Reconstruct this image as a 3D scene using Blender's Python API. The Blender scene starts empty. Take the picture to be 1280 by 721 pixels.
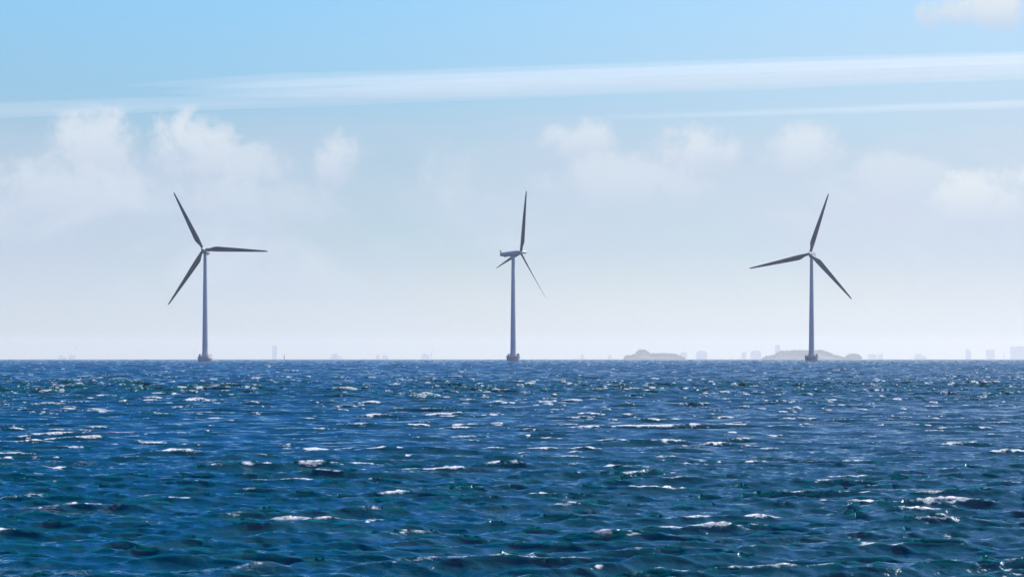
import bpy, bmesh, math, random
import numpy as np
from mathutils import Vector, Matrix

S = bpy.context.scene
R = math.radians
H_CAM = 3.2                 # camera height above the sea
R_EARTH = 7.4e6             # effective earth radius (with refraction)
F_PX = 3555.0               # focal length in pixels of a 1280 wide frame

# ------------------------------------------------------------------ camera
cam = bpy.data.objects.new('camera', bpy.data.cameras.new('camera'))
S.collection.objects.link(cam)
cam.location = (0, 0, H_CAM)
cam.rotation_euler = (R(90), 0, 0)
cam.data.sensor_width = 36.0
cam.data.lens = F_PX / 1280 * 36.0
cam.data.shift_y = (446 - 360.5) / 1280
cam.data.clip_start = 0.5
cam.data.clip_end = 400000
S.camera = cam

# ------------------------------------------------------------------ light
SUN_EL, SUN_AZ = 45.0, 54.0          # degrees; azimuth clockwise from the view direction (+Y)
sun = bpy.data.objects.new('sun', bpy.data.lights.new('sun', 'SUN'))
S.collection.objects.link(sun)
sun.data.energy = 5.0
sun.data.angle = R(0.53)
sun.data.color = (1.0, 0.95, 0.87)
sd = Vector((math.sin(R(SUN_AZ)) * math.cos(R(SUN_EL)), math.cos(R(SUN_AZ)) * math.cos(R(SUN_EL)), math.sin(R(SUN_EL))))
sun.rotation_euler = sd.to_track_quat('Z', 'Y').to_euler()

S.view_settings.view_transform = 'Standard'
S.view_settings.look = 'None'
S.view_settings.exposure = 0.40
S.view_settings.gamma = 1.0
S.view_settings.use_curve_mapping = False
S.cycles.max_bounces = 6
S.cycles.diffuse_bounces = 2
S.cycles.glossy_bounces = 3
S.cycles.transparent_max_bounces = 12
S.cycles.volume_bounces = 1
S.cycles.use_denoising = True
S.cycles.sample_clamp_direct = 6.0
S.cycles.sample_clamp_indirect = 4.0

# ------------------------------------------------------------------ node helpers
class NT:
    def __init__(self, tree):
        self.t = tree
        tree.nodes.clear()
    def n(self, typ, **kw):
        nd = self.t.nodes.new(typ)
        for k, v in kw.items():
            if k.startswith('i_'):
                nd.inputs[k[2:].replace('_', ' ')].default_value = v
            else:
                setattr(nd, k, v)
        return nd
    def link(self, a, b):
        self.t.links.new(a, b)
    def val(self, sock, v):
        if hasattr(v, 'node'):
            self.link(v, sock)
        else:
            sock.default_value = v
    def math(self, op, a, b=0.0, c=0.0, clamp=False):
        nd = self.t.nodes.new('ShaderNodeMath'); nd.operation = op; nd.use_clamp = clamp
        self.val(nd.inputs[0], a); self.val(nd.inputs[1], b)
        if len(nd.inputs) > 2: self.val(nd.inputs[2], c)
        return nd.outputs[0]
    def ramp(self, v, lo, hi, a=0.0, b=1.0, smooth=True):
        nd = self.t.nodes.new('ShaderNodeMapRange')
        nd.interpolation_type = 'SMOOTHSTEP' if smooth else 'LINEAR'
        self.val(nd.inputs['Value'], v)
        for nm, x in (('From Min', lo), ('From Max', hi), ('To Min', a), ('To Max', b)):
            self.val(nd.inputs[nm], x)
        return nd.outputs[0]
    def xyz(self, x, y, z=0.0):
        nd = self.t.nodes.new('ShaderNodeCombineXYZ')
        for i, v in enumerate((x, y, z)): self.val(nd.inputs[i], v)
        return nd.outputs[0]
    def noise(self, vec, scale, detail=4.0, rough=0.55, dist=0.0):
        nd = self.t.nodes.new('ShaderNodeTexNoise')
        nd.inputs['Scale'].default_value = scale; nd.inputs['Detail'].default_value = detail
        nd.inputs['Roughness'].default_value = rough; nd.inputs['Distortion'].default_value = dist
        self.link(vec, nd.inputs['Vector'])
        return nd.outputs['Fac']
    def mix(self, f, a, b):
        nd = self.t.nodes.new('ShaderNodeMix'); nd.data_type = 'RGBA'
        self.val(nd.inputs[0], f); self.val(nd.inputs[6], a); self.val(nd.inputs[7], b)
        return nd.outputs[2]

def lin(r, g, b):
    f = lambda c: ((c / 255 + 0.055) / 1.055) ** 2.4 if c > 10 else c / 255 / 12.92
    return (f(r), f(g), f(b), 1.0)

# ------------------------------------------------------------------ sky
W = bpy.data.worlds.new('World'); S.world = W; W.use_nodes = True
w = NT(W.node_tree)
out = w.n('ShaderNodeOutputWorld'); bg = w.n('ShaderNodeBackground')
SKY_STRENGTH = 0.10
bg.inputs['Strength'].default_value = SKY_STRENGTH
sky = w.n('ShaderNodeTexSky', sky_type='NISHITA', sun_disc=False)
sky.sun_elevation = R(SUN_EL); sky.sun_rotation = R(SUN_AZ)
sky.air_density = 1.0; sky.dust_density = 0.6; sky.ozone_density = 2.0; sky.altitude = 0
# direction in degrees: az clockwise from +Y, el above the horizon
sep = w.n('ShaderNodeSeparateXYZ'); w.link(w.n('ShaderNodeTexCoord').outputs['Generated'], sep.inputs[0])
DEG = 180 / math.pi
az = w.math('MULTIPLY', w.math('ARCTAN2', sep.outputs[0], sep.outputs[1]), DEG)
el = w.math('MULTIPLY', w.math('ARCSINE', sep.outputs[2]), DEG)
tr = w.n('ShaderNodeValToRGB'); cr = tr.color_ramp
w.link(w.math('DIVIDE', el, 90.0), tr.inputs[0])
TINT = [(0.0, (0.85, 1.0, 1.22)), (2.0, (0.60, 0.75, 1.0)), (4.0, (0.53, 0.67, 0.84)), (7.0, (0.55, 0.85, 1.04)), (9.0, (0.30, 0.70, 1.03)), (12, (0.13, 0.54, 1.05)), (20, (0.08, 0.52, 1.3)), (35, (0.06, 0.64, 1.9)), (90, (0.06, 0.58, 1.75))]
for i, (e, c) in enumerate(TINT):
    el_ = cr.elements[i] if i < 2 else cr.elements.new(e / 90)
    el_.position = e / 90; el_.color = (*c, 1)
mu = w.n('ShaderNodeMix', data_type='RGBA', blend_type='MULTIPLY'); mu.inputs[0].default_value = 1.0
w.link(sky.outputs[0], mu.inputs[6]); w.link(tr.outputs[0], mu.inputs[7])
skycol = mu.outputs[2]
K = 180 / math.pi / F_PX
U = w.math('DIVIDE', az, K); V = w.math('DIVIDE', el, K)      # angle in 1/3555 rad
uv = w.xyz(U, V)
uvs = w.xyz(w.math('MULTIPLY', U, 0.6), V)
cs = 1.0 / (SKY_STRENGTH * 2 ** S.view_settings.exposure)
def cc(r, g, b): 
    c = lin(r, g, b); return (c[0] * cs, c[1] * cs, c[2] * cs, 1)
# thin milky veil, thicker to the right and low down
veil = w.noise(uvs, 0.0042, 5.0, 0.55, 0.4)
vf = w.math('MULTIPLY', w.ramp(veil, 0.30, 0.62), w.math('MULTIPLY', w.ramp(V, 335, 215), w.ramp(V, 0, 90, 0.2, 0.75)))
skycol = w.mix(vf, skycol, cc(198, 212, 233))
veil2 = w.noise(uvs, 0.0085, 7.0, 0.6, 0.8)
vf2 = w.math('MULTIPLY', w.ramp(veil2, 0.48, 0.72), w.math('MULTIPLY', w.ramp(V, 310, 200), w.ramp(V, 20, 120, 0.0, 0.7)))
skycol = w.mix(vf2, skycol, cc(213, 226, 237))
vr = w.math('MULTIPLY', w.ramp(U, -500, 800), w.ramp(V, 520, 200, 0.35, 0.5))
skycol = w.mix(vr, skycol, cc(212, 222, 236))
skycol = w.mix(w.ramp(V, 150, 10, 0.0, w.ramp(U, -600, 600, 0.35, 0.75)), skycol, cc(235, 240, 242))
# cumulus: (centre u, centre v, half width, half height, strength)
n_big = w.noise(uv, 0.013, 7.0, 0.6, 0.5)
n_fine = w.noise(uv, 0.05, 6.0, 0.65, 0.3)
nz = w.math('ADD', w.math('MULTIPLY', w.math('SUBTRACT', n_big, 0.5), 2.4), w.math('MULTIPLY', w.math('SUBTRACT', n_fine, 0.5), 0.9))
PUFF = [(-525, 258, 88, 66, .8), (-402, 258, 72, 66, .9), (-315, 232, 60, 40, .55), (-222, 246, 48, 52, .7),
        (80, 270, 70, 36, .75), (215, 256, 85, 54, .92), (150, 215, 150, 52, .5), (365, 254, 85, 46, .78), (470, 215, 110, 56, .5),
        (590, 194, 84, 60, 1.15), (566, 424, 104, 33, 1.0), (-560, 200, 170, 66, .5), (-330, 190, 170, 50, .35)]
body = None; lit = None
for pu, pv_, ru, rv, st in PUFF:
    du = w.math('DIVIDE', w.math('SUBTRACT', U, pu), ru); dv = w.math('DIVIDE', w.math('SUBTRACT', V, pv_), rv)
    r2 = w.math('ADD', w.math('MULTIPLY', du, du), w.math('MULTIPLY', dv, dv))
    e = w.math('ADD', w.math('SUBTRACT', 0.75, r2), nz)
    a_ = w.math('MULTIPLY', w.ramp(e, 0.0, 0.75), st)
    a_ = w.math('MULTIPLY', a_, w.ramp(r2, 2.2, 0.6))
    t_ = w.math('MULTIPLY', a_, w.ramp(dv, -0.9, 0.5))
    body = a_ if body is None else w.math('MAXIMUM', body, a_)
    lit = t_ if lit is None else w.math('MAXIMUM', lit, t_)
skycol = w.mix(w.math('MULTIPLY', body, 0.75), skycol, cc(199, 211, 234))
skycol = w.mix(w.math('MULTIPLY', lit, 0.88), skycol, cc(227, 236, 242))
w.link(skycol, bg.inputs['Color'])
w.link(bg.outputs[0], out.inputs['Surface'])

# ------------------------------------------------------------------ object helpers
C = S.collection
def tag(o, label=None, cat=None, group=None, kind=None):
    if label: o['label'] = label
    if cat: o['category'] = cat
    if group: o['group'] = group
    if kind: o['kind'] = kind
    return o
def empty(name, loc, rz=0.0):
    o = bpy.data.objects.new(name, None); C.objects.link(o)
    o.location = loc; o.rotation_euler = (0, 0, rz); o.empty_display_size = 1
    return o
def link_mesh(name, me, mat, parent=None):
    o = bpy.data.objects.new(name, me); C.objects.link(o)
    if mat: me.materials.append(mat)
    if parent: o.parent = parent
    return o
def mat(name):
    m = bpy.data.materials.new(name); m.use_nodes = True
    return m, NT(m.node_tree)

# ------------------------------------------------------------------ the sea: FFT wave bands on a fan of rings around the viewpoint
HS_TOTAL = 0.31
LAMBDA_P = 3.7
WIND = R(-90 + 8)
def spectrum(kx, ky):
    k = np.hypot(kx, ky); k[k == 0] = 1e-9
    kp = 2 * np.pi / LAMBDA_P
    r = np.minimum(k / kp, 40)
    s = np.where(r < 1, 16.0, np.maximum(2.0, 16.0 * r ** -0.65))
    th = np.arctan2(ky, kx) - WIND
    c = np.abs(np.cos(th))
    D = c ** (2 * s) * np.sqrt(s + 0.3)
    P = k ** -4.0 * np.exp(-1.25 * (kp / k) ** 2) * D
    return P
_k = np.linspace(-2 * np.pi / 1.0, 2 * np.pi / 1.0, 1501)
_KX, _KY = np.meshgrid(_k, _k)
A0 = (HS_TOTAL / 4) ** 2 / (spectrum(_KX, _KY).sum() * (_k[1] - _k[0]) ** 2)
def wave_band(L, N, lmin, lmax, seed, weight=1.0):
    rng = np.random.default_rng(seed)
    k1 = 2 * np.pi * np.fft.fftfreq(N, L / N)
    KX, KY = np.meshgrid(k1, k1)
    K = np.hypot(KX, KY); K[0, 0] = 1e-9
    dk = 2 * np.pi / L
    P = spectrum(KX.copy(), KY.copy()) * A0 * weight
    lo, hi = 2 * np.pi / lmax, 2 * np.pi / lmin
    P *= (K > lo) & (K <= hi)
    h = (rng.normal(size=(N, N)) + 1j * rng.normal(size=(N, N))) * np.sqrt(P) * dk
    F = lambda a: np.real(np.fft.ifft2(a)) * N * N
    z = F(h); dx = F(1j * KX / K * h); dy = F(1j * KY / K * h)
    jxx = F(-KX * KX / K * h); jyy = F(-KY * KY / K * h); jxy = F(-KX * KY / K * h)
    return dict(L=L, N=N, f=[a.astype(np.float32) for a in (z, dx, dy, jxx, jyy, jxy)])
def sample(band, x, y, rot, idx):
    c, s = math.cos(rot), math.sin(rot)
    N = band['N']; sc = N / band['L']
    u = (x * c + y * s) * sc; v = (-x * s + y * c) * sc
    u = np.mod(u, N); v = np.mod(v, N)
    i = np.floor(u); j = np.floor(v)
    fu = (u - i).astype(np.float32); fv = (v - j).astype(np.float32)
    i = i.astype(np.int32) % N; j = j.astype(np.int32) % N
    i1 = (i + 1) % N; j1 = (j + 1) % N
    a00 = j * N + i; a01 = j * N + i1; a10 = j1 * N + i; a11 = j1 * N + i1
    w00 = (1 - fu) * (1 - fv); w01 = fu * (1 - fv); w10 = (1 - fu) * fv; w11 = fu * fv
    res = []
    for n in idx:
        f = band['f'][n].ravel()
        res.append(f[a00] * w00 + f[a01] * w01 + f[a10] * w10 + f[a11] * w11)
    # rotate horizontal displacement back
    return res

def smooth(x, a, b):
    t = np.clip((x - a) / (b - a), 0, 1); return t * t * (3 - 2 * t)

def build_sea():
    bands = [(wave_band(160, 1024, 2.6, 60, 11, 0.5), R(7), 2.6),
             (wave_band(113, 1024, 2.6, 60, 23, 0.5), R(-9), 2.6),
             (wave_band(41, 512, 0.7, 2.6, 5, 1.0), R(3), 0.9),
             (wave_band(11.7, 512, 0.17, 0.7, 9, 1.0), R(-5), 0.22)]
    # rings
    d = [5.0]
    def grow(to, r):
        n = max(1, int(math.log(to / d[-1]) / r)); q = (to / d[-1]) ** (1 / n)
        for _ in range(n): d.append(d[-1] * q)
    grow(27, 0.008); grow(2400, 0.0017); grow(7200, 0.004); grow(20000, 0.05)
    d = np.array(d)
    # bearings: dense ahead, coarse all the way round
    HALF = 15.5
    fine = np.linspace(-HALF, HALF, 1240)
    side = np.concatenate([np.arange(HALF + 0.05, 28, 0.11), np.arange(28.1, 60, 0.35), np.linspace(61, 180, 60)])
    ang = np.concatenate([-side[::-1], fine, side[:-1]])
    a = np.radians(ang)
    nc = len(a); nr = len(d)
    dstep = np.gradient(d)
    astep = np.minimum(np.gradient(a), np.roll(np.gradient(a), 1)); astep[0] = astep[-1] = R(2)
    D, A = np.meshgrid(d, a, indexing='ij')
    X = (D * np.sin(A)).ravel(); Y = (D * np.cos(A)).ravel()
    SP = np.maximum(dstep[:, None] * 1.0, D * astep[None, :]).ravel()
    RAD = D.ravel(); CSP = (D * astep[None, :]).ravel()
    Z = np.zeros_like(X, dtype=np.float32); DX = Z.copy(); DY = Z.copy()
    JX = Z.copy(); JY = Z.copy(); JC = Z.copy()
    # gusts: slow change of the small waves' height
    g2 = np.sin(X * 0.021 + 1.3 * np.sin(Y * 0.013)) * np.sin(Y * 0.017 + 0.8)
    gust = 1.0 + 0.18 * g2.astype(np.float32)
    for q, (b, rot, lm) in enumerate(bands):
        z, dx, dy, jxx, jyy, jxy = sample(b, X, Y, rot, range(6))
        c, s = math.cos(rot), math.sin(rot)
        if q > 1: wgt = smooth(lm / SP, 0.7, 1.9).astype(np.float32) * gust * (1.05 if q == 2 else 1.4)
        else: wgt = ((1 - smooth(SP, 40, 200)) * np.where(np.abs(A.ravel()) > R(HALF), smooth(lm / CSP, 0.7, 1.9), 1.0)).astype(np.float32)
        if q < 3: wgt = wgt * (1 + 1.0 * smooth(RAD, 90, 320) + 3.5 * smooth(RAD, 400, 2600)).astype(np.float32)     # rougher water farther out
        Z += z * wgt; DX += (dx * c - dy * s) * wgt; DY += (dx * s + dy * c) * wgt
        if q < 3:                       # breaking is read off the longer waves at every distance
            JX += jxx; JY += jyy; JC += jxy
    CH = 1.0
    J = (1 + JX) * (1 + JY) - JC ** 2
    if np.corrcoef(J[::97], Z[::97])[0, 1] > 0:      # crests are where the surface is squeezed together
        CH = -1.0
        J = (1 - JX) * (1 - JY) - JC ** 2
    p = np.percentile(J[::7], [0.4, 1, 2, 3, 6, 50])
    print('J', p, 'Hs', Z[RAD < 300].std() * 4, Z.max())
    foam = (1 - smooth(J, p[0], p[4])) * (1 - 0.40 * smooth(RAD, 80, 280))
    co = np.empty((nr * nc + 1, 3), np.float32)
    co[:-1, 0] = X + CH * DX * 1.0; co[:-1, 1] = Y + CH * DY * 1.0
    co[:-1, 2] = Z - RAD * RAD / (2 * R_EARTH)
    co[-1] = (0, 0, 0)
    idx = np.arange(nr * nc).reshape(nr, nc)
    nxt = np.roll(idx, -1, axis=1)
    quads = np.stack([idx[:-1], idx[1:], nxt[1:], nxt[:-1]], -1).reshape(-1, 4)[:, ::-1]
    me = bpy.data.meshes.new('sea')
    me.vertices.add(len(co)); me.vertices.foreach_set('co', co.ravel())
    tri = np.stack([idx[0], nxt[0], np.full(nc, nr * nc)], -1)[:, ::-1]
    loops = np.concatenate([quads.ravel(), tri.ravel()]).astype(np.int32)
    starts = np.concatenate([np.arange(len(quads)) * 4, len(quads) * 4 + np.arange(nc) * 3]).astype(np.int32)
    me.loops.add(len(loops)); me.loops.foreach_set('vertex_index', loops)
    me.polygons.add(len(starts)); me.polygons.foreach_set('loop_start', starts)
    me.update(calc_edges=True)
    at2 = me.attributes.new('coarse', 'FLOAT', 'POINT')
    at2.data.foreach_set('value', np.concatenate([smooth(SP, 0.12, 0.6), [0]]).astype(np.float32))
    at = me.attributes.new('foam', 'FLOAT', 'POINT')
    at.data.foreach_set('value', np.concatenate([foam, [0]]).astype(np.float32))
    me.shade_smooth()
    if me.polygons[len(quads) // 2].normal.z < 0: me.flip_normals()
    print('sea verts', len(co))
    return me

m, n = mat('sea_water')
geo = n.n('ShaderNodeNewGeometry'); pos = geo.outputs['Position']
att = n.n('ShaderNodeAttribute', attribute_name='foam').outputs['Fac']
vm = n.n('ShaderNodeMapping'); vm.inputs['Scale'].default_value = (0.55, 1.0, 1.0); vm.inputs['Rotation'].default_value = (0, 0, R(8))
n.link(pos, vm.inputs['Vector'])
rip = n.noise(vm.outputs[0], 9.0, 4.0, 0.65)
rip2 = n.noise(vm.outputs[0], 2.6, 4.0, 0.62)
crs = n.n('ShaderNodeAttribute', attribute_name='coarse').outputs['Fac']      # where the mesh is too coarse for the short waves
vm2 = n.n('ShaderNodeMapping'); vm2.inputs['Scale'].default_value = (0.35, 1.0, 1.0); n.link(pos, vm2.inputs['Vector'])
rip3 = n.noise(vm2.outputs[0], 0.55, 3.0, 0.6)
hgt = n.math('ADD', n.math('MULTIPLY', rip, 0.017), n.math('MULTIPLY', rip2, 0.055))
hgt = n.math('ADD', hgt, n.math('MULTIPLY', rip3, n.math('MULTIPLY', crs, 1.1)))
bump = n.n('ShaderNodeBump'); bump.inputs['Strength'].default_value = 1.0; bump.inputs['Distance'].default_value = 1.0
n.link(hgt, bump.inputs['Height'])
wat = n.n('ShaderNodeBsdfPrincipled')
wat.inputs['Base Color'].default_value = (0.001, 0.046, 0.064, 1)
wat.inputs['Subsurface Weight'].default_value = 0.045; wat.inputs['Subsurface Radius'].default_value = (0.25, 0.8, 1.0); wat.inputs['Subsurface Scale'].default_value = 0.9
wat.inputs['Roughness'].default_value = 0.07; wat.inputs['IOR'].default_value = 1.333
n.link(bump.outputs[0], wat.inputs['Normal'])
vmf = n.n('ShaderNodeMapping'); vmf.inputs['Scale'].default_value = (0.5, 1.0, 1.0); n.link(pos, vmf.inputs['Vector'])
fn = n.ramp(n.noise(vmf.outputs[0], 11.0, 6.0, 0.72), 0.3, 0.7, smooth=False)
fn2 = n.noise(pos, 0.75, 3.0, 0.55)
fn3 = n.noise(pos, 0.05, 3.0, 0.6)
pw = n.math('MULTIPLY', n.ramp(fn2, 0.40, 0.58, 0.3, 1.25), n.ramp(fn3, 0.38, 0.60, 0.55, 1.25))
lvl = n.math('SUBTRACT', n.math('MULTIPLY', att, pw), n.math('MULTIPLY', fn, 0.85))
fmask = n.math('MULTIPLY', n.ramp(lvl, 0.02, 0.45, smooth=False), n.ramp(n.noise(vmf.outputs[0], 34.0, 4.0, 0.7), 0.38, 0.58, 0.45, 1.0))
vml = n.n('ShaderNodeMapping'); vml.inputs['Scale'].default_value = (0.45, 1.0, 1.0); n.link(pos, vml.inputs['Vector'])
ln = n.noise(vml.outputs[0], 3.2, 4.0, 0.65, 0.6)                       # old foam drawn out into lace and streaks
lace = n.ramp(n.math('ABSOLUTE', n.math('SUBTRACT', ln, 0.5)), 0.035, 0.0)
lace = n.math('MULTIPLY', n.math('MULTIPLY', lace, n.ramp(n.noise(vml.outputs[0], 0.16, 3.0, 0.6), 0.60, 0.76)), 0.22)
fmask = n.math('MAXIMUM', fmask, lace)
fleck = n.math('MULTIPLY', n.ramp(n.noise(vml.outputs[0], 5.5, 2.0, 0.5), 0.63, 0.70), n.ramp(att, 0.05, 0.35))   # small spilling tips
fmask = n.math('MAXIMUM', fmask, n.math('MULTIPLY', fleck, 0.85))
foamb = n.n('ShaderNodeBsdfPrincipled')
foamb.inputs['Base Color'].default_value = (0.9, 0.91, 0.91, 1); foamb.inputs['Roughness'].default_value = 0.6
foamb.inputs['Subsurface Weight'].default_value = 0.7; foamb.inputs['Subsurface Radius'].default_value = (0.2, 0.2, 0.2); foamb.inputs['Subsurface Scale'].default_value = 1.0
fb = n.n('ShaderNodeBump'); fb.inputs['Distance'].default_value = 0.05; n.link(fn, fb.inputs['Height'])
va = n.n('ShaderNodeVectorMath', operation='ADD'); n.link(fb.outputs[0], va.inputs[0]); va.inputs[1].default_value = (0, 0, 1.2)   # froth scatters like a thick layer
vn = n.n('ShaderNodeVectorMath', operation='NORMALIZE'); n.link(va.outputs[0], vn.inputs[0]); n.link(vn.outputs[0], foamb.inputs['Normal'])
ftr = n.n('ShaderNodeBsdfTranslucent'); ftr.inputs['Color'].default_value = (0.85, 0.87, 0.86, 1)
fmx = n.n('ShaderNodeMixShader'); fmx.inputs[0].default_value = 0.3; n.link(foamb.outputs[0], fmx.inputs[1]); n.link(ftr.outputs[0], fmx.inputs[2])
foamb = fmx
mx = n.n('ShaderNodeMixShader'); n.link(fmask, mx.inputs[0]); n.link(wat.outputs[0], mx.inputs[1]); n.link(foamb.outputs[0], mx.inputs[2])
mo = n.n('ShaderNodeOutputMaterial'); n.link(mx.outputs[0], mo.inputs['Surface'])
sea = link_mesh('water', build_sea(), m)
tag(sea, 'choppy deep blue sea with small white crests reaching the horizon', None, None, 'structure')

# ------------------------------------------------------------------ the hazy air over the water
HAZE = 0.048e-3
hz = bmesh.new(); bmesh.ops.create_cube(hz, size=1.0)
hm = bpy.data.meshes.new('haze'); hz.to_mesh(hm); hz.free()
m, n = mat('sea_haze')
pv = n.n('ShaderNodeVolumePrincipled'); pv.inputs['Color'].default_value = (1.0, 0.98, 0.91, 1)
pv.inputs['Density'].default_value = HAZE; pv.inputs['Anisotropy'].default_value = 0.3
mo = n.n('ShaderNodeOutputMaterial'); n.link(pv.outputs[0], mo.inputs['Volume'])
haze = link_mesh('haze', hm, m); haze.scale = (56000, 56000, 240); haze.location = (0, 0, 58)
tag(haze, 'pale haze over the sea', None, None, 'stuff')

# ------------------------------------------------------------------ mesh helpers
def bm_ring_loft(bm, rings, caps=True):
    vs = [[bm.verts.new(p) for p in r] for r in rings]
    for a, b in zip(vs, vs[1:]):
        k = len(a)
        for i in range(k):
            bm.faces.new((a[i], a[(i + 1) % k], b[(i + 1) % k], b[i]))
    if caps:
        bm.faces.new(vs[0][::-1]); bm.faces.new(vs[-1])
def bm_tube(bm, p0, p1, r0, r1=None, seg=8):
    p0 = Vector(p0); p1 = Vector(p1); r1 = r0 if r1 is None else r1
    q = (p1 - p0).to_track_quat('Z', 'Y')
    rings = []
    for p, r in ((p0, r0), (p1, r1)):
        rings.append([p + q @ Vector((r * math.cos(2 * math.pi * i / seg), r * math.sin(2 * math.pi * i / seg), 0)) for i in range(seg)])
    bm_ring_loft(bm, rings)
def bm_lathe(bm, prof, seg=40):
    bm_ring_loft(bm, [[Vector((r * math.cos(2 * math.pi * i / seg), r * math.sin(2 * math.pi * i / seg), z)) for i in range(seg)] for r, z in prof])
def bm_box(bm, c, s, rz=0.0, bevel=0.0):
    m4 = Matrix.Translation(Vector(c)) @ Matrix.Rotation(rz, 4, 'Z') @ Matrix.Diagonal((s[0], s[1], s[2], 1))
    r = bmesh.ops.create_cube(bm, size=1.0, matrix=m4)
    if bevel:
        es = list({e for v in r['verts'] for e in v.link_edges})
        bmesh.ops.bevel(bm, geom=es, offset=bevel, segments=2, affect='EDGES', profile=0.6)
def done(bm, name, mt, parent=None, smooth=None):
    bmesh.ops.recalc_face_normals(bm, faces=bm.faces)
    me = bpy.data.meshes.new(name); bm.to_mesh(me); bm.free()
    if smooth is not None:
        me.shade_smooth()
        me.set_sharp_from_angle(angle=R(smooth))
    return link_mesh(name, me, mt, parent)
def simple_mat(name, col, rough=0.5, var=0.12, scale=0.4, metal=0.0):
    m, n = mat(name)
    geo = n.n('ShaderNodeTexCoord').outputs['Object']
    f = n.noise(geo, scale, 5.0, 0.6)
    c = n.mix(n.ramp(f, 0.3, 0.7), tuple(x * (1 - var) for x in col) + (1,), tuple(min(1, x * (1 + var)) for x in col) + (1,))
    b = n.n('ShaderNodeBsdfPrincipled'); n.link(c, b.inputs['Base Color']); b.inputs['Roughness'].default_value = rough
    b.inputs['Metallic'].default_value = metal
    mo = n.n('ShaderNodeOutputMaterial'); n.link(b.outputs[0], mo.inputs['Surface'])
    return m
NACELLE = simple_mat('nacelle_paint', (0.25, 0.24, 0.29), 0.4, 0.05, 0.3)
PAINT = simple_mat('light_grey_turbine_paint', (0.45, 0.44, 0.49), 0.4, 0.05, 0.3)
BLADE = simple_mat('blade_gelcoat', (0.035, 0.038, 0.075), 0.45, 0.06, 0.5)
CONC = simple_mat('stained_concrete', (0.44, 0.41, 0.43), 0.85, 0.35, 0.9)
STEEL = simple_mat('dark_galvanised_steel', (0.22, 0.22, 0.25), 0.5, 0.2, 2.0)
DOORM = simple_mat('door_paint', (0.25, 0.27, 0.30), 0.5, 0.1, 1.0)

def at(px, D):            # world x of a photo column at distance D
    return (px - 640) / F_PX * D
def drop(D):
    return D * D / (2 * R_EARTH)
def zat(py, D):           # world z of a photo row at distance D
    return H_CAM + (446 - py) / F_PX * D

# ------------------------------------------------------------------ wind turbines
HUB_Z = 77.2; TILT = R(5)
def blade_bm(phi, pitch, rot_m, length=45.6):
    bm = bmesh.new(); rings = []
    NS, NP = 34, 16
    sp = Vector((math.sin(phi), 0, math.cos(phi))); tg = Vector((math.cos(phi), 0, -math.sin(phi))); ax = Vector((0, -1, 0))
    for i in range(NS):
        t = i / (NS - 1); r = 0.9 + (length - 0.9) * t ** 1.15
        f = r / length
        if f < 0.2:
            q = smoothf((f - 0.05) / 0.15); ch = 1.9 + (3.75 - 1.9) * q; th = 1.9 + (0.85 - 1.9) * q
        else:
            q = (f - 0.2) / 0.8; ch = 3.75 * (1 - q) ** 0.9 * 0.8 + 0.75 ; ch = min(ch, 3.75); th = max(0.06, ch * (0.23 - 0.12 * q))
            if f > 0.965: ch *= max(0.12, math.sqrt(max(0, 1 - ((f - 0.965) / 0.035) ** 2)))
        tw = pitch + R(15) * (1 - min(1, f / 0.75)) ** 1.5
        circ = 1 - smoothf((f - 0.04) / 0.14)
        le = tg * math.cos(tw) + ax * math.sin(tw); nn = ax * math.cos(tw) - tg * math.sin(tw)
        ring = []
        for k in range(NP):
            a = 2 * math.pi * k / NP
            xe = math.cos(a) * 0.5; ye = math.sin(a) * 0.5
            thin = 1.0 if xe > 0 else (1 - (1 - circ) * 0.75 * (-2 * xe) ** 1.2)
            off = -0.2 * (1 - circ)
            ring.append(rot_m @ (sp * r + le * ((xe + off) * ch) + nn * (ye * th * thin) + ax * (0.0009 * r * r * 0.6)))
        rings.append(ring)
    bm_ring_loft(bm, rings)
    return bm
def smoothf(x):
    x = max(0.0, min(1.0, x)); return x * x * (3 - 2 * x)

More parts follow.
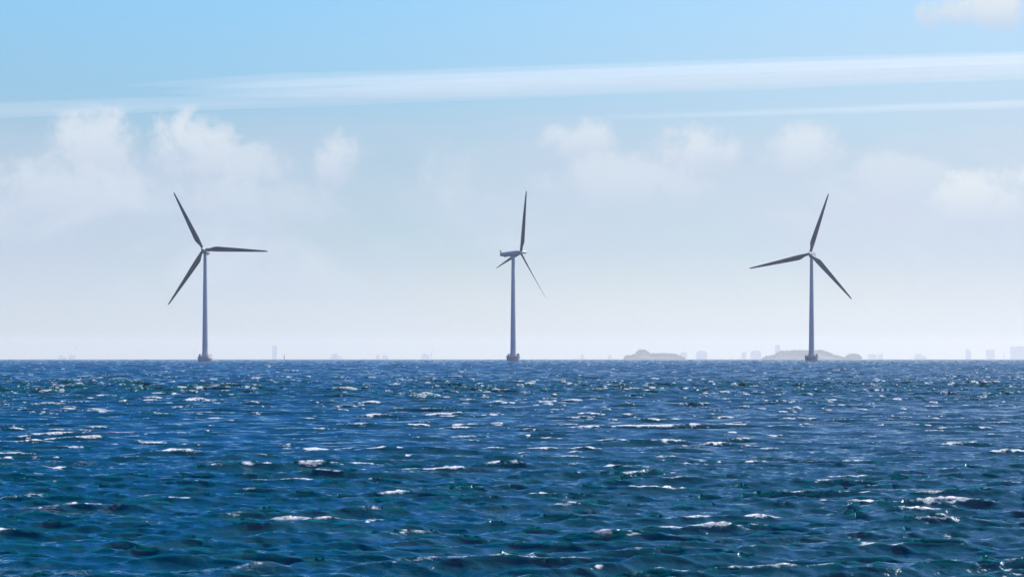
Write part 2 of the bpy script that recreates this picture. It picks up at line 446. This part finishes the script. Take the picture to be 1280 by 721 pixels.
def turbine(px, hub_py, yaw, phi0, pitch, barrel, label, stuff):
    D = (HUB_Z - H_CAM - 0.28) / ((446 - hub_py) / F_PX)
    root = empty('wind_turbine', (at(px, D), D, -drop(D)))
    tag(root, label, 'wind turbine', 'wind turbines standing in the sea')
    ftop = 4.25
    bm = bmesh.new()
    if barrel: bm_lathe(bm, [(4.0, -6), (4.35, -0.5), (4.75, 0.35), (5.2, 1.3), (5.35, 2.3), (5.15, 3.2), (4.75, 3.75), (4.72, ftop)], 48)
    else: bm_lathe(bm, [(4.3, -6), (4.4, 0.2), (4.55, 0.5), (4.75, 2.2), (4.85, 3.3), (5.0, 3.34), (5.05, ftop - .06), (5.0, ftop)], 48)
    fd = done(bm, 'foundation', CONC, root, 35)
    bm = bmesh.new()
    rr = 4.5
    for i in range(20):
        a = 2 * math.pi * i / 20; p = Vector((rr * math.cos(a), rr * math.sin(a), ftop))
        bm_tube(bm, p, p + Vector((0, 0, 1.15)), 0.06, seg=6)
        a2 = 2 * math.pi * (i + 1) / 20; p2 = Vector((rr * math.cos(a2), rr * math.sin(a2), ftop))
        for h in (0.55, 1.12): bm_tube(bm, p + Vector((0, 0, h)), p2 + Vector((0, 0, h)), 0.045, seg=6)
    done(bm, 'railing', STEEL, fd)
    bm = bmesh.new()                                   # ladder down to the boat landing
    for sx in (-0.35, 0.35): bm_tube(bm, (sx + 1.8, -5.25, -1.5), (sx + 1.8, -5.25, ftop + 1.0), 0.07, seg=6)
    for k in range(16): bm_tube(bm, (1.45, -5.25, -1.2 + k * 0.35), (2.15, -5.25, -1.2 + k * 0.35), 0.035, seg=5)
    done(bm, 'ladder', STEEL, fd)
    for sx, sy, w_, h_ in stuff:
        bm = bmesh.new(); bm_box(bm, (sx, sy, ftop + h_ / 2), (w_, 0.9, h_), 0, 0.05)
        done(bm, 'equipment_box', STEEL, fd)
    # tower
    top = HUB_Z - 2.1
    bm = bmesh.new(); prof = []
    N = 24
    for i in range(N + 1):
        t = i / N; prof.append((2.08 + (1.18 - 2.08) * t ** 0.95, ftop + (top - ftop) * t))
    for fz in (0.34, 0.68):                            # flanges between the tower sections
        z = ftop + (top - ftop) * fz; r = 2.08 + (1.18 - 2.08) * fz ** 0.95
        prof += [(r - 0.0, z - 0.15), (r + 0.035, z - 0.14), (r + 0.035, z + 0.14), (r, z + 0.15)]
    prof = [(2.35, ftop + 0.0), (2.35, ftop + 0.35)] + sorted(prof[1:], key=lambda p: p[1])
    bm_lathe(bm, prof, 48)
    tw = done(bm, 'tower', PAINT, root, 30)
    bm = bmesh.new(); bm_box(bm, (-0.5, -2.06, ftop + 1.75), (0.95, 0.12, 2.1), 0, 0.04)
    done(bm, 'door', DOORM, tw)
    # nacelle and rotor, in a frame with the rotor axis along -Y, tilted and yawed
    M = Matrix.Translation((0, 0, HUB_Z)) @ Matrix.Rotation(yaw, 4, 'Z') @ Matrix.Rotation(-TILT, 4, 'X')
    OV = 6.3                                           # rotor plane ahead of the tower axis
    bm = bmesh.new(); rings = []
    for y, hw, zb, zt in ((-4.55, 1.05, -1.05, 1.05), (-4.4, 1.3, -1.35, 1.35), (-2.5, 1.6, -1.9, 1.75), (0, 1.75, -2.15, 1.8), (3.5, 1.75, -2.1, 1.6), (7.0, 1.6, -1.8, 1.3), (9.3, 1.5, -1.6, 1.1), (9.9, 1.35, -1.4, 0.95), (10.05, 1.1, -1.1, 0.75)):
        ring = []
        for k in range(24):
            a = 2 * math.pi * k / 24; ca, sa = math.cos(a), math.sin(a)
            e = 0.5
            x = hw * math.copysign(abs(ca) ** e, ca); zc = (zb + zt) / 2; z = zc + (zt - zb) / 2 * math.copysign(abs(sa) ** e, sa)
            ring.append(M @ Vector((x, y, z)))
        rings.append(ring)
    bm_ring_loft(bm, rings)
    na = done(bm, 'nacelle', NACELLE, root, 40)
    bm = bmesh.new()                                   # upswept mast with the wind vane at the tail
    fin = [(9.9, 0.55, 0.5), (9.95, 1.3, 0.42), (10.15, 2.0, 0.28), (10.45, 2.6, 0.18), (10.75, 3.1, 0.1)]
    bm_ring_loft(bm, [[M @ Vector((0.22 * sx, y + c * sy - .3, z)) for sx, sy in ((-1, -1), (1, -1), (1, 1), (-1, 1))] for y, z, c in fin])
    bm_tube(bm, M @ Vector((-0.9, 9.95, 2.1)), M @ Vector((0.9, 9.95, 2.1)), 0.06, seg=6)
    for sx in (-0.9, 0.9): bm_tube(bm, M @ Vector((sx, 9.95, 2.1)), M @ Vector((sx, 9.95, 2.7)), 0.08, seg=6)
    done(bm, 'wind_mast', STEEL, na)
    bm = bmesh.new()                                   # hatch box hung under the tail
    bm_box(bm, (0, 0, 0), (1.3, 1.8, 0.5), 0, 0.08)
    bm.transform(M @ Matrix.Translation((0, 6.4, -2.05)))
    done(bm, 'service_hatch', DOORM, na)
    bm = bmesh.new(); rings = []                       # hub with its long nose cone
    for y, r in ((1.6, 0.9), (1.5, 1.45), (0.4, 1.6), (-0.8, 1.55), (-1.6, 1.3), (-2.8, 0.98), (-3.8, 0.75), (-4.4, 0.55), (-4.65, 0.3)):
        rings.append([M @ Vector((r * math.cos(2 * math.pi * k / 24), y - OV, r * math.sin(2 * math.pi * k / 24))) for k in range(24)])
    bm_ring_loft(bm, rings)
    hb = done(bm, 'hub', PAINT, root, 50)
    for k in range(3):
        b = blade_bm(phi0 + R(120) * k, pitch, M @ Matrix.Translation((0, -OV, 0)))
        done(b, 'blade', BLADE, root, 50)
    return root

turbine(256.5, 313.5, R(-5), R(92), R(2), True, 'left wind turbine on a rounded barrel-shaped foundation with one blade pointing level to the right',
        [(-3.6, -1.2, 0.8, 1.3)])
turbine(641.5, 316.5, R(116.7), R(-17), R(-28), False, 'middle wind turbine turned side-on with its long nacelle seen in profile',
        [(-3.1, -1.5, 1.1, 1.5), (3.4, -1.5, 1.6, 1.7)])
turbine(1014.5, 318.5, R(-17), R(17), R(2), False, 'right wind turbine standing in front of the largest hazy wooded islet',
        [(3.5, -1.2, 0.8, 1.4)])

# ------------------------------------------------------------------ wooded islets beyond the turbines
LEAF = simple_mat('dull_green_foliage', (0.07, 0.085, 0.07), 0.8, 0.4, 0.05)
EARTH = simple_mat('grassy_bank', (0.12, 0.12, 0.10), 0.9, 0.3, 0.02)
rng = random.Random(4)
def islet(profile, D, label, seed):
    """profile: (photo x, photo y of the skyline) pairs at distance D"""
    rg = random.Random(seed)
    xs = [at(p[0], D) for p in profile]; zs = [zat(p[1], D) + drop(D) for p in profile]
    cx = (xs[0] + xs[-1]) / 2; half = (xs[-1] - xs[0]) / 2
    root = empty('wooded_islet', (cx, D, -drop(D)))
    tag(root, label, 'islet', 'wooded islets on the horizon')
    def top(x):
        x += cx
        for i in range(len(xs) - 1):
            if xs[i] <= x <= xs[i + 1]:
                t = (x - xs[i]) / (xs[i + 1] - xs[i]); return zs[i] + (zs[i + 1] - zs[i]) * t
        return 0
    depth = half * 0.55
    bm = bmesh.new(); N, Mm = 60, 16; g = []
    for i in range(N + 1):
        x = -half + 2 * half * i / N; row = []
        for j in range(Mm + 1):
            y = -1 + 2 * j / Mm
            e = max(0, 1 - y * y) ** 0.5 * min(1, max(0, 1 - abs(x) / half) * 8) ** 0.5
            row.append(bm.verts.new((x, y * depth, -2 + (2 + top(x) * 0.58) * e)))
        g.append(row)
    for i in range(N):
        for j in range(Mm):
            bm.faces.new((g[i][j], g[i + 1][j], g[i + 1][j + 1], g[i][j + 1]))
    done(bm, 'bank', EARTH, root, 60)
    bm = bmesh.new()                                   # the wood: many leaf clumps filling the space under its skyline
    cnt = int(half * 26)
    # crowns
    crowns = []
    for _ in range(int(half * 1.1)):
        x = rg.uniform(-half, half); y = rg.uniform(-0.75, 0.75) * depth
        e = (1 - (y / depth) ** 2) ** 0.5
        h = top(x) * (0.72 + 0.28 * e) * rg.uniform(0.84, 1.0)
        crowns.append((x, y, h, rg.uniform(7, 13)))
    for x, y, h, r in crowns:
        r = min(r, h * 0.4)
        for _ in range(34):
            v = Vector((rg.gauss(0, 1), rg.gauss(0, 1), rg.gauss(0, 1))).normalized()
            p = Vector((x, y, h - r)) + Vector((v.x * r, v.y * r, v.z * r)) * rg.uniform(0.55, 1.0)
            if v.z < -0.3: p.z -= rg.uniform(0, h * 0.25)
            s_ = rg.uniform(2.6, 4.8)
            q = Vector((rg.gauss(0, 1), rg.gauss(0, 1), rg.gauss(0, 1) + 0.5)).normalized().to_track_quat('Z', 'Y')
            k = rg.choice((5, 6))
            bm.faces.new([bm.verts.new(p + q @ Vector((s_ * math.cos(6.283 * i / k) * rg.uniform(.7, 1.1), s_ * math.sin(6.283 * i / k) * rg.uniform(.7, 1.1), 0))) for i in range(k)])
    wd = done(bm, 'wood', LEAF, root); wd['kind'] = 'stuff'
    return root
DI = 20000
islet([(780, 446), (783, 443.5), (790, 443), (795, 440.5), (797.5, 437), (800, 435.8), (806, 435.8), (809.5, 437.5), (812, 440), (825, 440.5), (845, 441.5), (850, 444), (855, 447)], DI,
      'long wooded islet with a round hump near its left end, left of the right turbine', 1)
islet([(954, 447), (958, 444.5), (967, 443), (972, 440), (977, 437), (990, 437), (1000, 436.6), (1012, 437), (1026, 436.6), (1033, 438), (1040, 441.5), (1048, 444), (1055, 446)], DI,
      'largest wooded islet, flat-topped, directly behind the right turbine', 2)
islet([(1055, 447), (1059, 443.5), (1063, 441.5), (1068, 440.8), (1073, 442), (1076, 445), (1077, 447)], DI,
      'smallest wooded islet, a single dome to the right of the flat-topped one', 3)

# ------------------------------------------------------------------ the city on the far shore
WALLM = simple_mat('pale_facade', (0.8, 0.8, 0.82), 0.8, 0.08, 0.05)
WHITEM = simple_mat('white_facade', (0.80, 0.80, 0.80), 0.7, 0.04, 0.05)
ROOFM = simple_mat('grey_roof', (0.75, 0.75, 0.76), 0.8, 0.1, 0.05)
GLASSM = simple_mat('window_glass', (0.6, 0.62, 0.64), 0.4, 0.1, 0.1)
REDM = simple_mat('red_band_paint', (0.45, 0.10, 0.08), 0.6, 0.1, 0.5)
DC = 26500
def building(x0, x1, ytop, label, name='city_building', cat='building', kind='flat', wall=None, depth=30, D=DC):
    wd = (x1 - x0) / F_PX * D; h = zat(ytop, D) + drop(D)
    root = empty(name, (at((x0 + x1) / 2, D), D, -drop(D)))
    tag(root, label, cat, 'city buildings on the far shore')
    wall = wall or WALLM
    hb = h if kind == 'flat' else h - wd * (0.28 if kind == 'dome' else 0.2)
    bm = bmesh.new(); bm_box(bm, (0, 0, hb / 2), (wd, depth, hb)); done(bm, 'wall', wall, root)
    ws = max(1, int(hb / 12)); 
    for k in range(ws):                                # window bands, each a little proud of the wall
        z = hb - 6 - k * 11
        if z < drop(D) * 0.75: break
        bm = bmesh.new(); bm_box(bm, (0, -depth / 2 - 0.1, z), (wd * 0.86, 0.5, 4.2)); done(bm, 'window_band', GLASSM, root)
    bm = bmesh.new()
    if kind == 'flat':
        bm_box(bm, (0, 0, h + 0.4), (wd + 1.2, depth + 1.2, 0.8)); done(bm, 'roof', ROOFM, root)
        if wd > 25:
            bm = bmesh.new(); bm_box(bm, (wd * 0.15, 0, h + 2.3), (wd * 0.28, depth * 0.5, 3)); done(bm, 'roof_plant', WALLM, root)
    elif kind == 'dome':
        rings = []
        for i in range(9):
            a = math.pi * i / 8
            rings.append([Vector((-math.cos(a) * wd * 0.5 , y, hb + (0.02 + math.sin(a)) * wd * 0.28)) for y in (-depth / 2, depth / 2)])
        vs = [[bm.verts.new(p) for p in r] for r in rings]
        for a, b in zip(vs, vs[1:]): bm.faces.new((a[0], a[1], b[1], b[0]))
        bm.faces.new([v[0] for v in vs]); bm.faces.new([v[1] for v in vs][::-1])
        done(bm, 'roof', ROOFM, root)
    else:
        bm_box(bm, (-wd * 0.12, 0, hb + (h - hb) / 2), (wd * 0.5, depth * 0.7, h - hb)); done(bm, 'roof', ROOFM, root)
    return root
B = building
B(72.5, 84, 443.6, 'faint low grey building at the far left of the skyline', kind='step')
B(340.3, 346.8, 431.8, 'tall slim tower block standing alone between the left turbine and the small pole', name='tower_block', cat='tower block')
B(413, 428, 442, 'low stepped block on the horizon well right of the small dark pole', kind='step')
B(470, 475, 443.8, 'tiny faint block, the left one of two small blocks left of the jib crane')
B(478, 485.5, 443, 'faint stepped block, the right and wider of two small blocks left of the jib crane', kind='step')
B(527, 537, 441.5, 'faint low shed at the foot of the jib crane', kind='step')
B(726, 729.5, 443.2, 'tiny faint block just right of the middle turbine')
B(760.5, 764.5, 443.6, 'tiny faint block between the middle turbine and the humped islet')
B(850, 858.5, 440.4, 'pale block half hidden behind the right end of the humped islet')
B(870, 884, 438.2, 'broad arched-roof block between the humped islet and the flat-topped islet', kind='dome')
B(927, 932.5, 440.3, 'narrow pale block left of the arched-roof block near the flat-topped islet')
B(938, 951.5, 437.8, 'arched-roof block just left of the flat-topped islet', kind='dome')
B(969, 975, 431.2, 'slim pale tower rising behind the left end of the flat-topped islet', name='tower_block', cat='tower block')
B(1085, 1095.5, 442.8, 'low pale block right of the smallest islet')
B(1097.5, 1103.5, 442.9, 'smaller low block next to the low pale block right of the smallest islet')
B(1143, 1157.5, 441.8, 'low wide block alone between the smallest islet and the towers at the right edge', kind='step')
B(1207, 1213.5, 436.2, 'narrow tower block, left one of the pair near the right edge', name='tower_block', cat='tower block', kind='step')
B(1233, 1243, 437.2, 'squarish tower block, left of the thin spire near the right edge', name='tower_block', cat='tower block')
B(1263, 1284, 433, 'big broad block cut by the right edge of the picture')

def mast_thing(name, label, cat, group=None):
    return empty(name, (0, 0, 0)), label, cat
# slender chimney and white hall at the far left
D = DC
root = empty('chimney', (at(94.3, D), D, -drop(D))); tag(root, 'slender chimney with a red top behind the white hall at far left', 'chimney')
h = zat(431.8, D) + drop(D)
bm = bmesh.new(); bm_lathe(bm, [(3.4, 0), (2.4, h * 0.78)], 16); done(bm, 'shaft', WALLM, root, 40)
bm = bmesh.new(); bm_lathe(bm, [(2.42, h * 0.78 + 0.01), (2.1, h)], 16); done(bm, 'top', REDM, root, 40)
building(85.5, 96, 444.6, 'low white hall with a short white tower at the foot of the chimney', name='white_hall', cat='hall', wall=WHITEM, D=DC - 200)
hall = bpy.data.objects['white_hall']
bm = bmesh.new(); bm_box(bm, (-at(641.0, D) * 0.5 + 1.0, -3, (zat(441.2, D) + drop(D)) / 2), (13, 20, zat(441.2, D) + drop(D))); done(bm, 'stair_tower', WHITEM, hall)
# lattice mast left of the left turbine
root = empty('lattice_mast', (at(243, D), D, -drop(D))); tag(root, 'thin lattice mast standing just left of the left turbine', 'mast')
h = zat(432.5, D) + drop(D)
bm = bmesh.new()
for k in range(4):
    a = math.pi / 4 + k * math.pi / 2; c, s_ = math.cos(a), math.sin(a)
    bm_tube(bm, (7 * c, 7 * s_, 0), (1.0 * c, 1.0 * s_, h), 0.8, 0.5, 6)
done(bm, 'legs_frame', STEEL, root)
bm = bmesh.new()
for i in range(10):
    z0, z1 = h * i / 10, h * (i + 1) / 10; r0 = 7 - 6 * i / 10; r1 = 7 - 6 * (i + 1) / 10
    for k in range(4):
        a, b = math.pi / 4 + k * math.pi / 2, math.pi / 4 + (k + 1) * math.pi / 2
        bm_tube(bm, (r0 * math.cos(a), r0 * math.sin(a), z0), (r1 * math.cos(b), r1 * math.sin(b), z1), 0.35, seg=5)
done(bm, 'bracing', STEEL, root)
# jib crane
root = empty('harbour_crane', (at(539.5, D), D, -drop(D))); tag(root, 'faint harbour crane with a raised jib left of the middle turbine', 'crane')
bm = bmesh.new(); bm_lathe(bm, [(4, 0), (3.2, zat(442.5, D) + drop(D))], 12); done(bm, 'tower', STEEL, root, 40)
bm = bmesh.new(); bm_box(bm, (0, 0, zat(441.8, D) + drop(D)), (14, 9, 8), 0, 0.6); done(bm, 'cab', STEEL, root)
bm = bmesh.new(); bm_tube(bm, (2, 0, zat(442, D) + drop(D)), (15, 0, zat(433.8, D) + drop(D)), 2.2, 1.0, 8); done(bm, 'jib', STEEL, root)
# spire
root = empty('church_spire', (at(1255, D), D, -drop(D))); tag(root, 'thin church-like spire just left of the big broad block', 'spire')
h = zat(438, D) + drop(D)
bm = bmesh.new(); bm_box(bm, (0, 0, h * 0.3), (9, 9, h * 0.6)); done(bm, 'tower', WALLM, root)
bm = bmesh.new(); bm_lathe(bm, [(4.8, h * 0.6), (0.4, h)], 8); done(bm, 'spire', ROOFM, root)
# pole marker out on the water
D = 3300
root = empty('pole_buoy', (at(355.3, D), D, -drop(D))); tag(root, 'tiny dark pole marker standing in the water right of the left turbine', 'buoy')
h = zat(444.6, D) + drop(D)
bm = bmesh.new(); bm_lathe(bm, [(0.5, -1), (0.42, h * 0.5), (0.32, h)], 12); done(bm, 'pole', STEEL, root, 40)
bm = bmesh.new(); bm_lathe(bm, [(0.2, h + .01), (0.75, h + 0.25), (0.2, h + 1.0)], 12); done(bm, 'topmark', STEEL, root, 40)

# ------------------------------------------------------------------ condensation trails
m, n = mat('ice_haze')
pv = n.n('ShaderNodeVolumePrincipled'); pv.inputs['Color'].default_value = (1.0, 0.96, 0.88, 1)
pv.inputs['Density'].default_value = 0.00026; pv.inputs['Anisotropy'].default_value = 0.35
mo = n.n('ShaderNodeOutputMaterial'); n.link(pv.outputs[0], mo.inputs['Volume'])
ICE = m
DT = 60000
def streak(parent, p0, p1, w0, w1, seed):
    """p = (photo x, photo y); w = full width in the same units"""
    rg = np.random.default_rng(seed)
    ex = 1500 / (p1[0] - p0[0])                       # carry the trail on well past the view
    p1 = (p1[0] + 1500, p1[1] + (p1[1] - p0[1]) * ex); w1 = w1 + (w1 - w0) * ex * 0.4
    bm = bmesh.new(); N = 260; sc = DT / F_PX
    a = Vector((at(p0[0], DT), DT, zat(p0[1], DT))); b = Vector((at(p1[0], DT), DT, zat(p1[1], DT)))
    k = np.arange(N + 1) / N
    wob = sum(np.sin(k * f * 6.283 + rg.uniform(0, 6.28)) / f ** 0.7 for f in (3, 7, 13, 21, 37)) * 0.10
    wob2 = sum(np.sin(k * f * 6.283 + rg.uniform(0, 6.28)) / f ** 0.7 for f in (2, 5, 11, 23)) * 0.06
    rings = []
    for i in range(N + 1):
        t = i / N; p = a.lerp(b, t)
        r = (w0 + (w1 - w0) * t) * sc / 2 * (1 + wob[i]) * max(0.02, min(1, t * 14 + 0.02, (1 - t) * 5)) ** 0.7
        p = p + Vector((0, 0, wob2[i] * (w0 + w1) / 2 * sc * 0.7))
        rings.append([p + Vector((0, 2 * r * math.copysign(abs(math.cos(6.283 * j / 12)) ** 0.7, math.cos(6.283 * j / 12)), r * math.sin(6.283 * j / 12))) for j in range(12)])
    bm_ring_loft(bm, rings)
    o = done(bm, 'streak', ICE, parent, 80)
    return o
root = empty('contrail', (0, DT, 0)); tag(root, 'broad double white contrail crossing the whole upper sky', 'contrail', 'contrails in the sky')
def local(o):
    o.matrix_parent_inverse = o.parent.matrix_basis.inverted()
rg_ = random.Random(8)
STK = [((150, 107), (1420, 68), 20, 18, 1), ((200, 116), (1420, 77), 28, 22, 2), ((-500, 156), (1420, 86), 22, 18, 3), ((330, 119), (1420, 86), 22, 18, 4)]
for k in range(7):                                   # fibres of different length inside the band
    x0 = rg_.choice([-120, 160, 200, 260, 330, 420]); v = rg_.random()
    ya = 140 + 6 * v if x0 < 0 else 106 - (x0 - 165) * 0.0285 + v * 30 * (1 - 0.00 * x0)
    STK.append(((x0, ya), (1420, 64 + 24 * v + rg_.uniform(-2, 2)), rg_.uniform(3, 7), rg_.uniform(5, 10), 20 + k))
for p0, p1, w0, w1, sd_ in STK:
    local(streak(root, p0, p1, w0, w1, sd_))
root = empty('contrail', (0, DT, 0)); tag(root, 'thin faint white contrail below the broad one, fading out to the left', 'contrail', 'contrails in the sky')
for p0, p1, w0, w1, sd_ in (((640, 151), (1420, 126), 6, 20, 7), ((760, 148), (1420, 124), 5, 14, 8), ((860, 145), (1420, 122), 3, 7, 10)):
    local(streak(root, p0, p1, w0, w1, sd_))
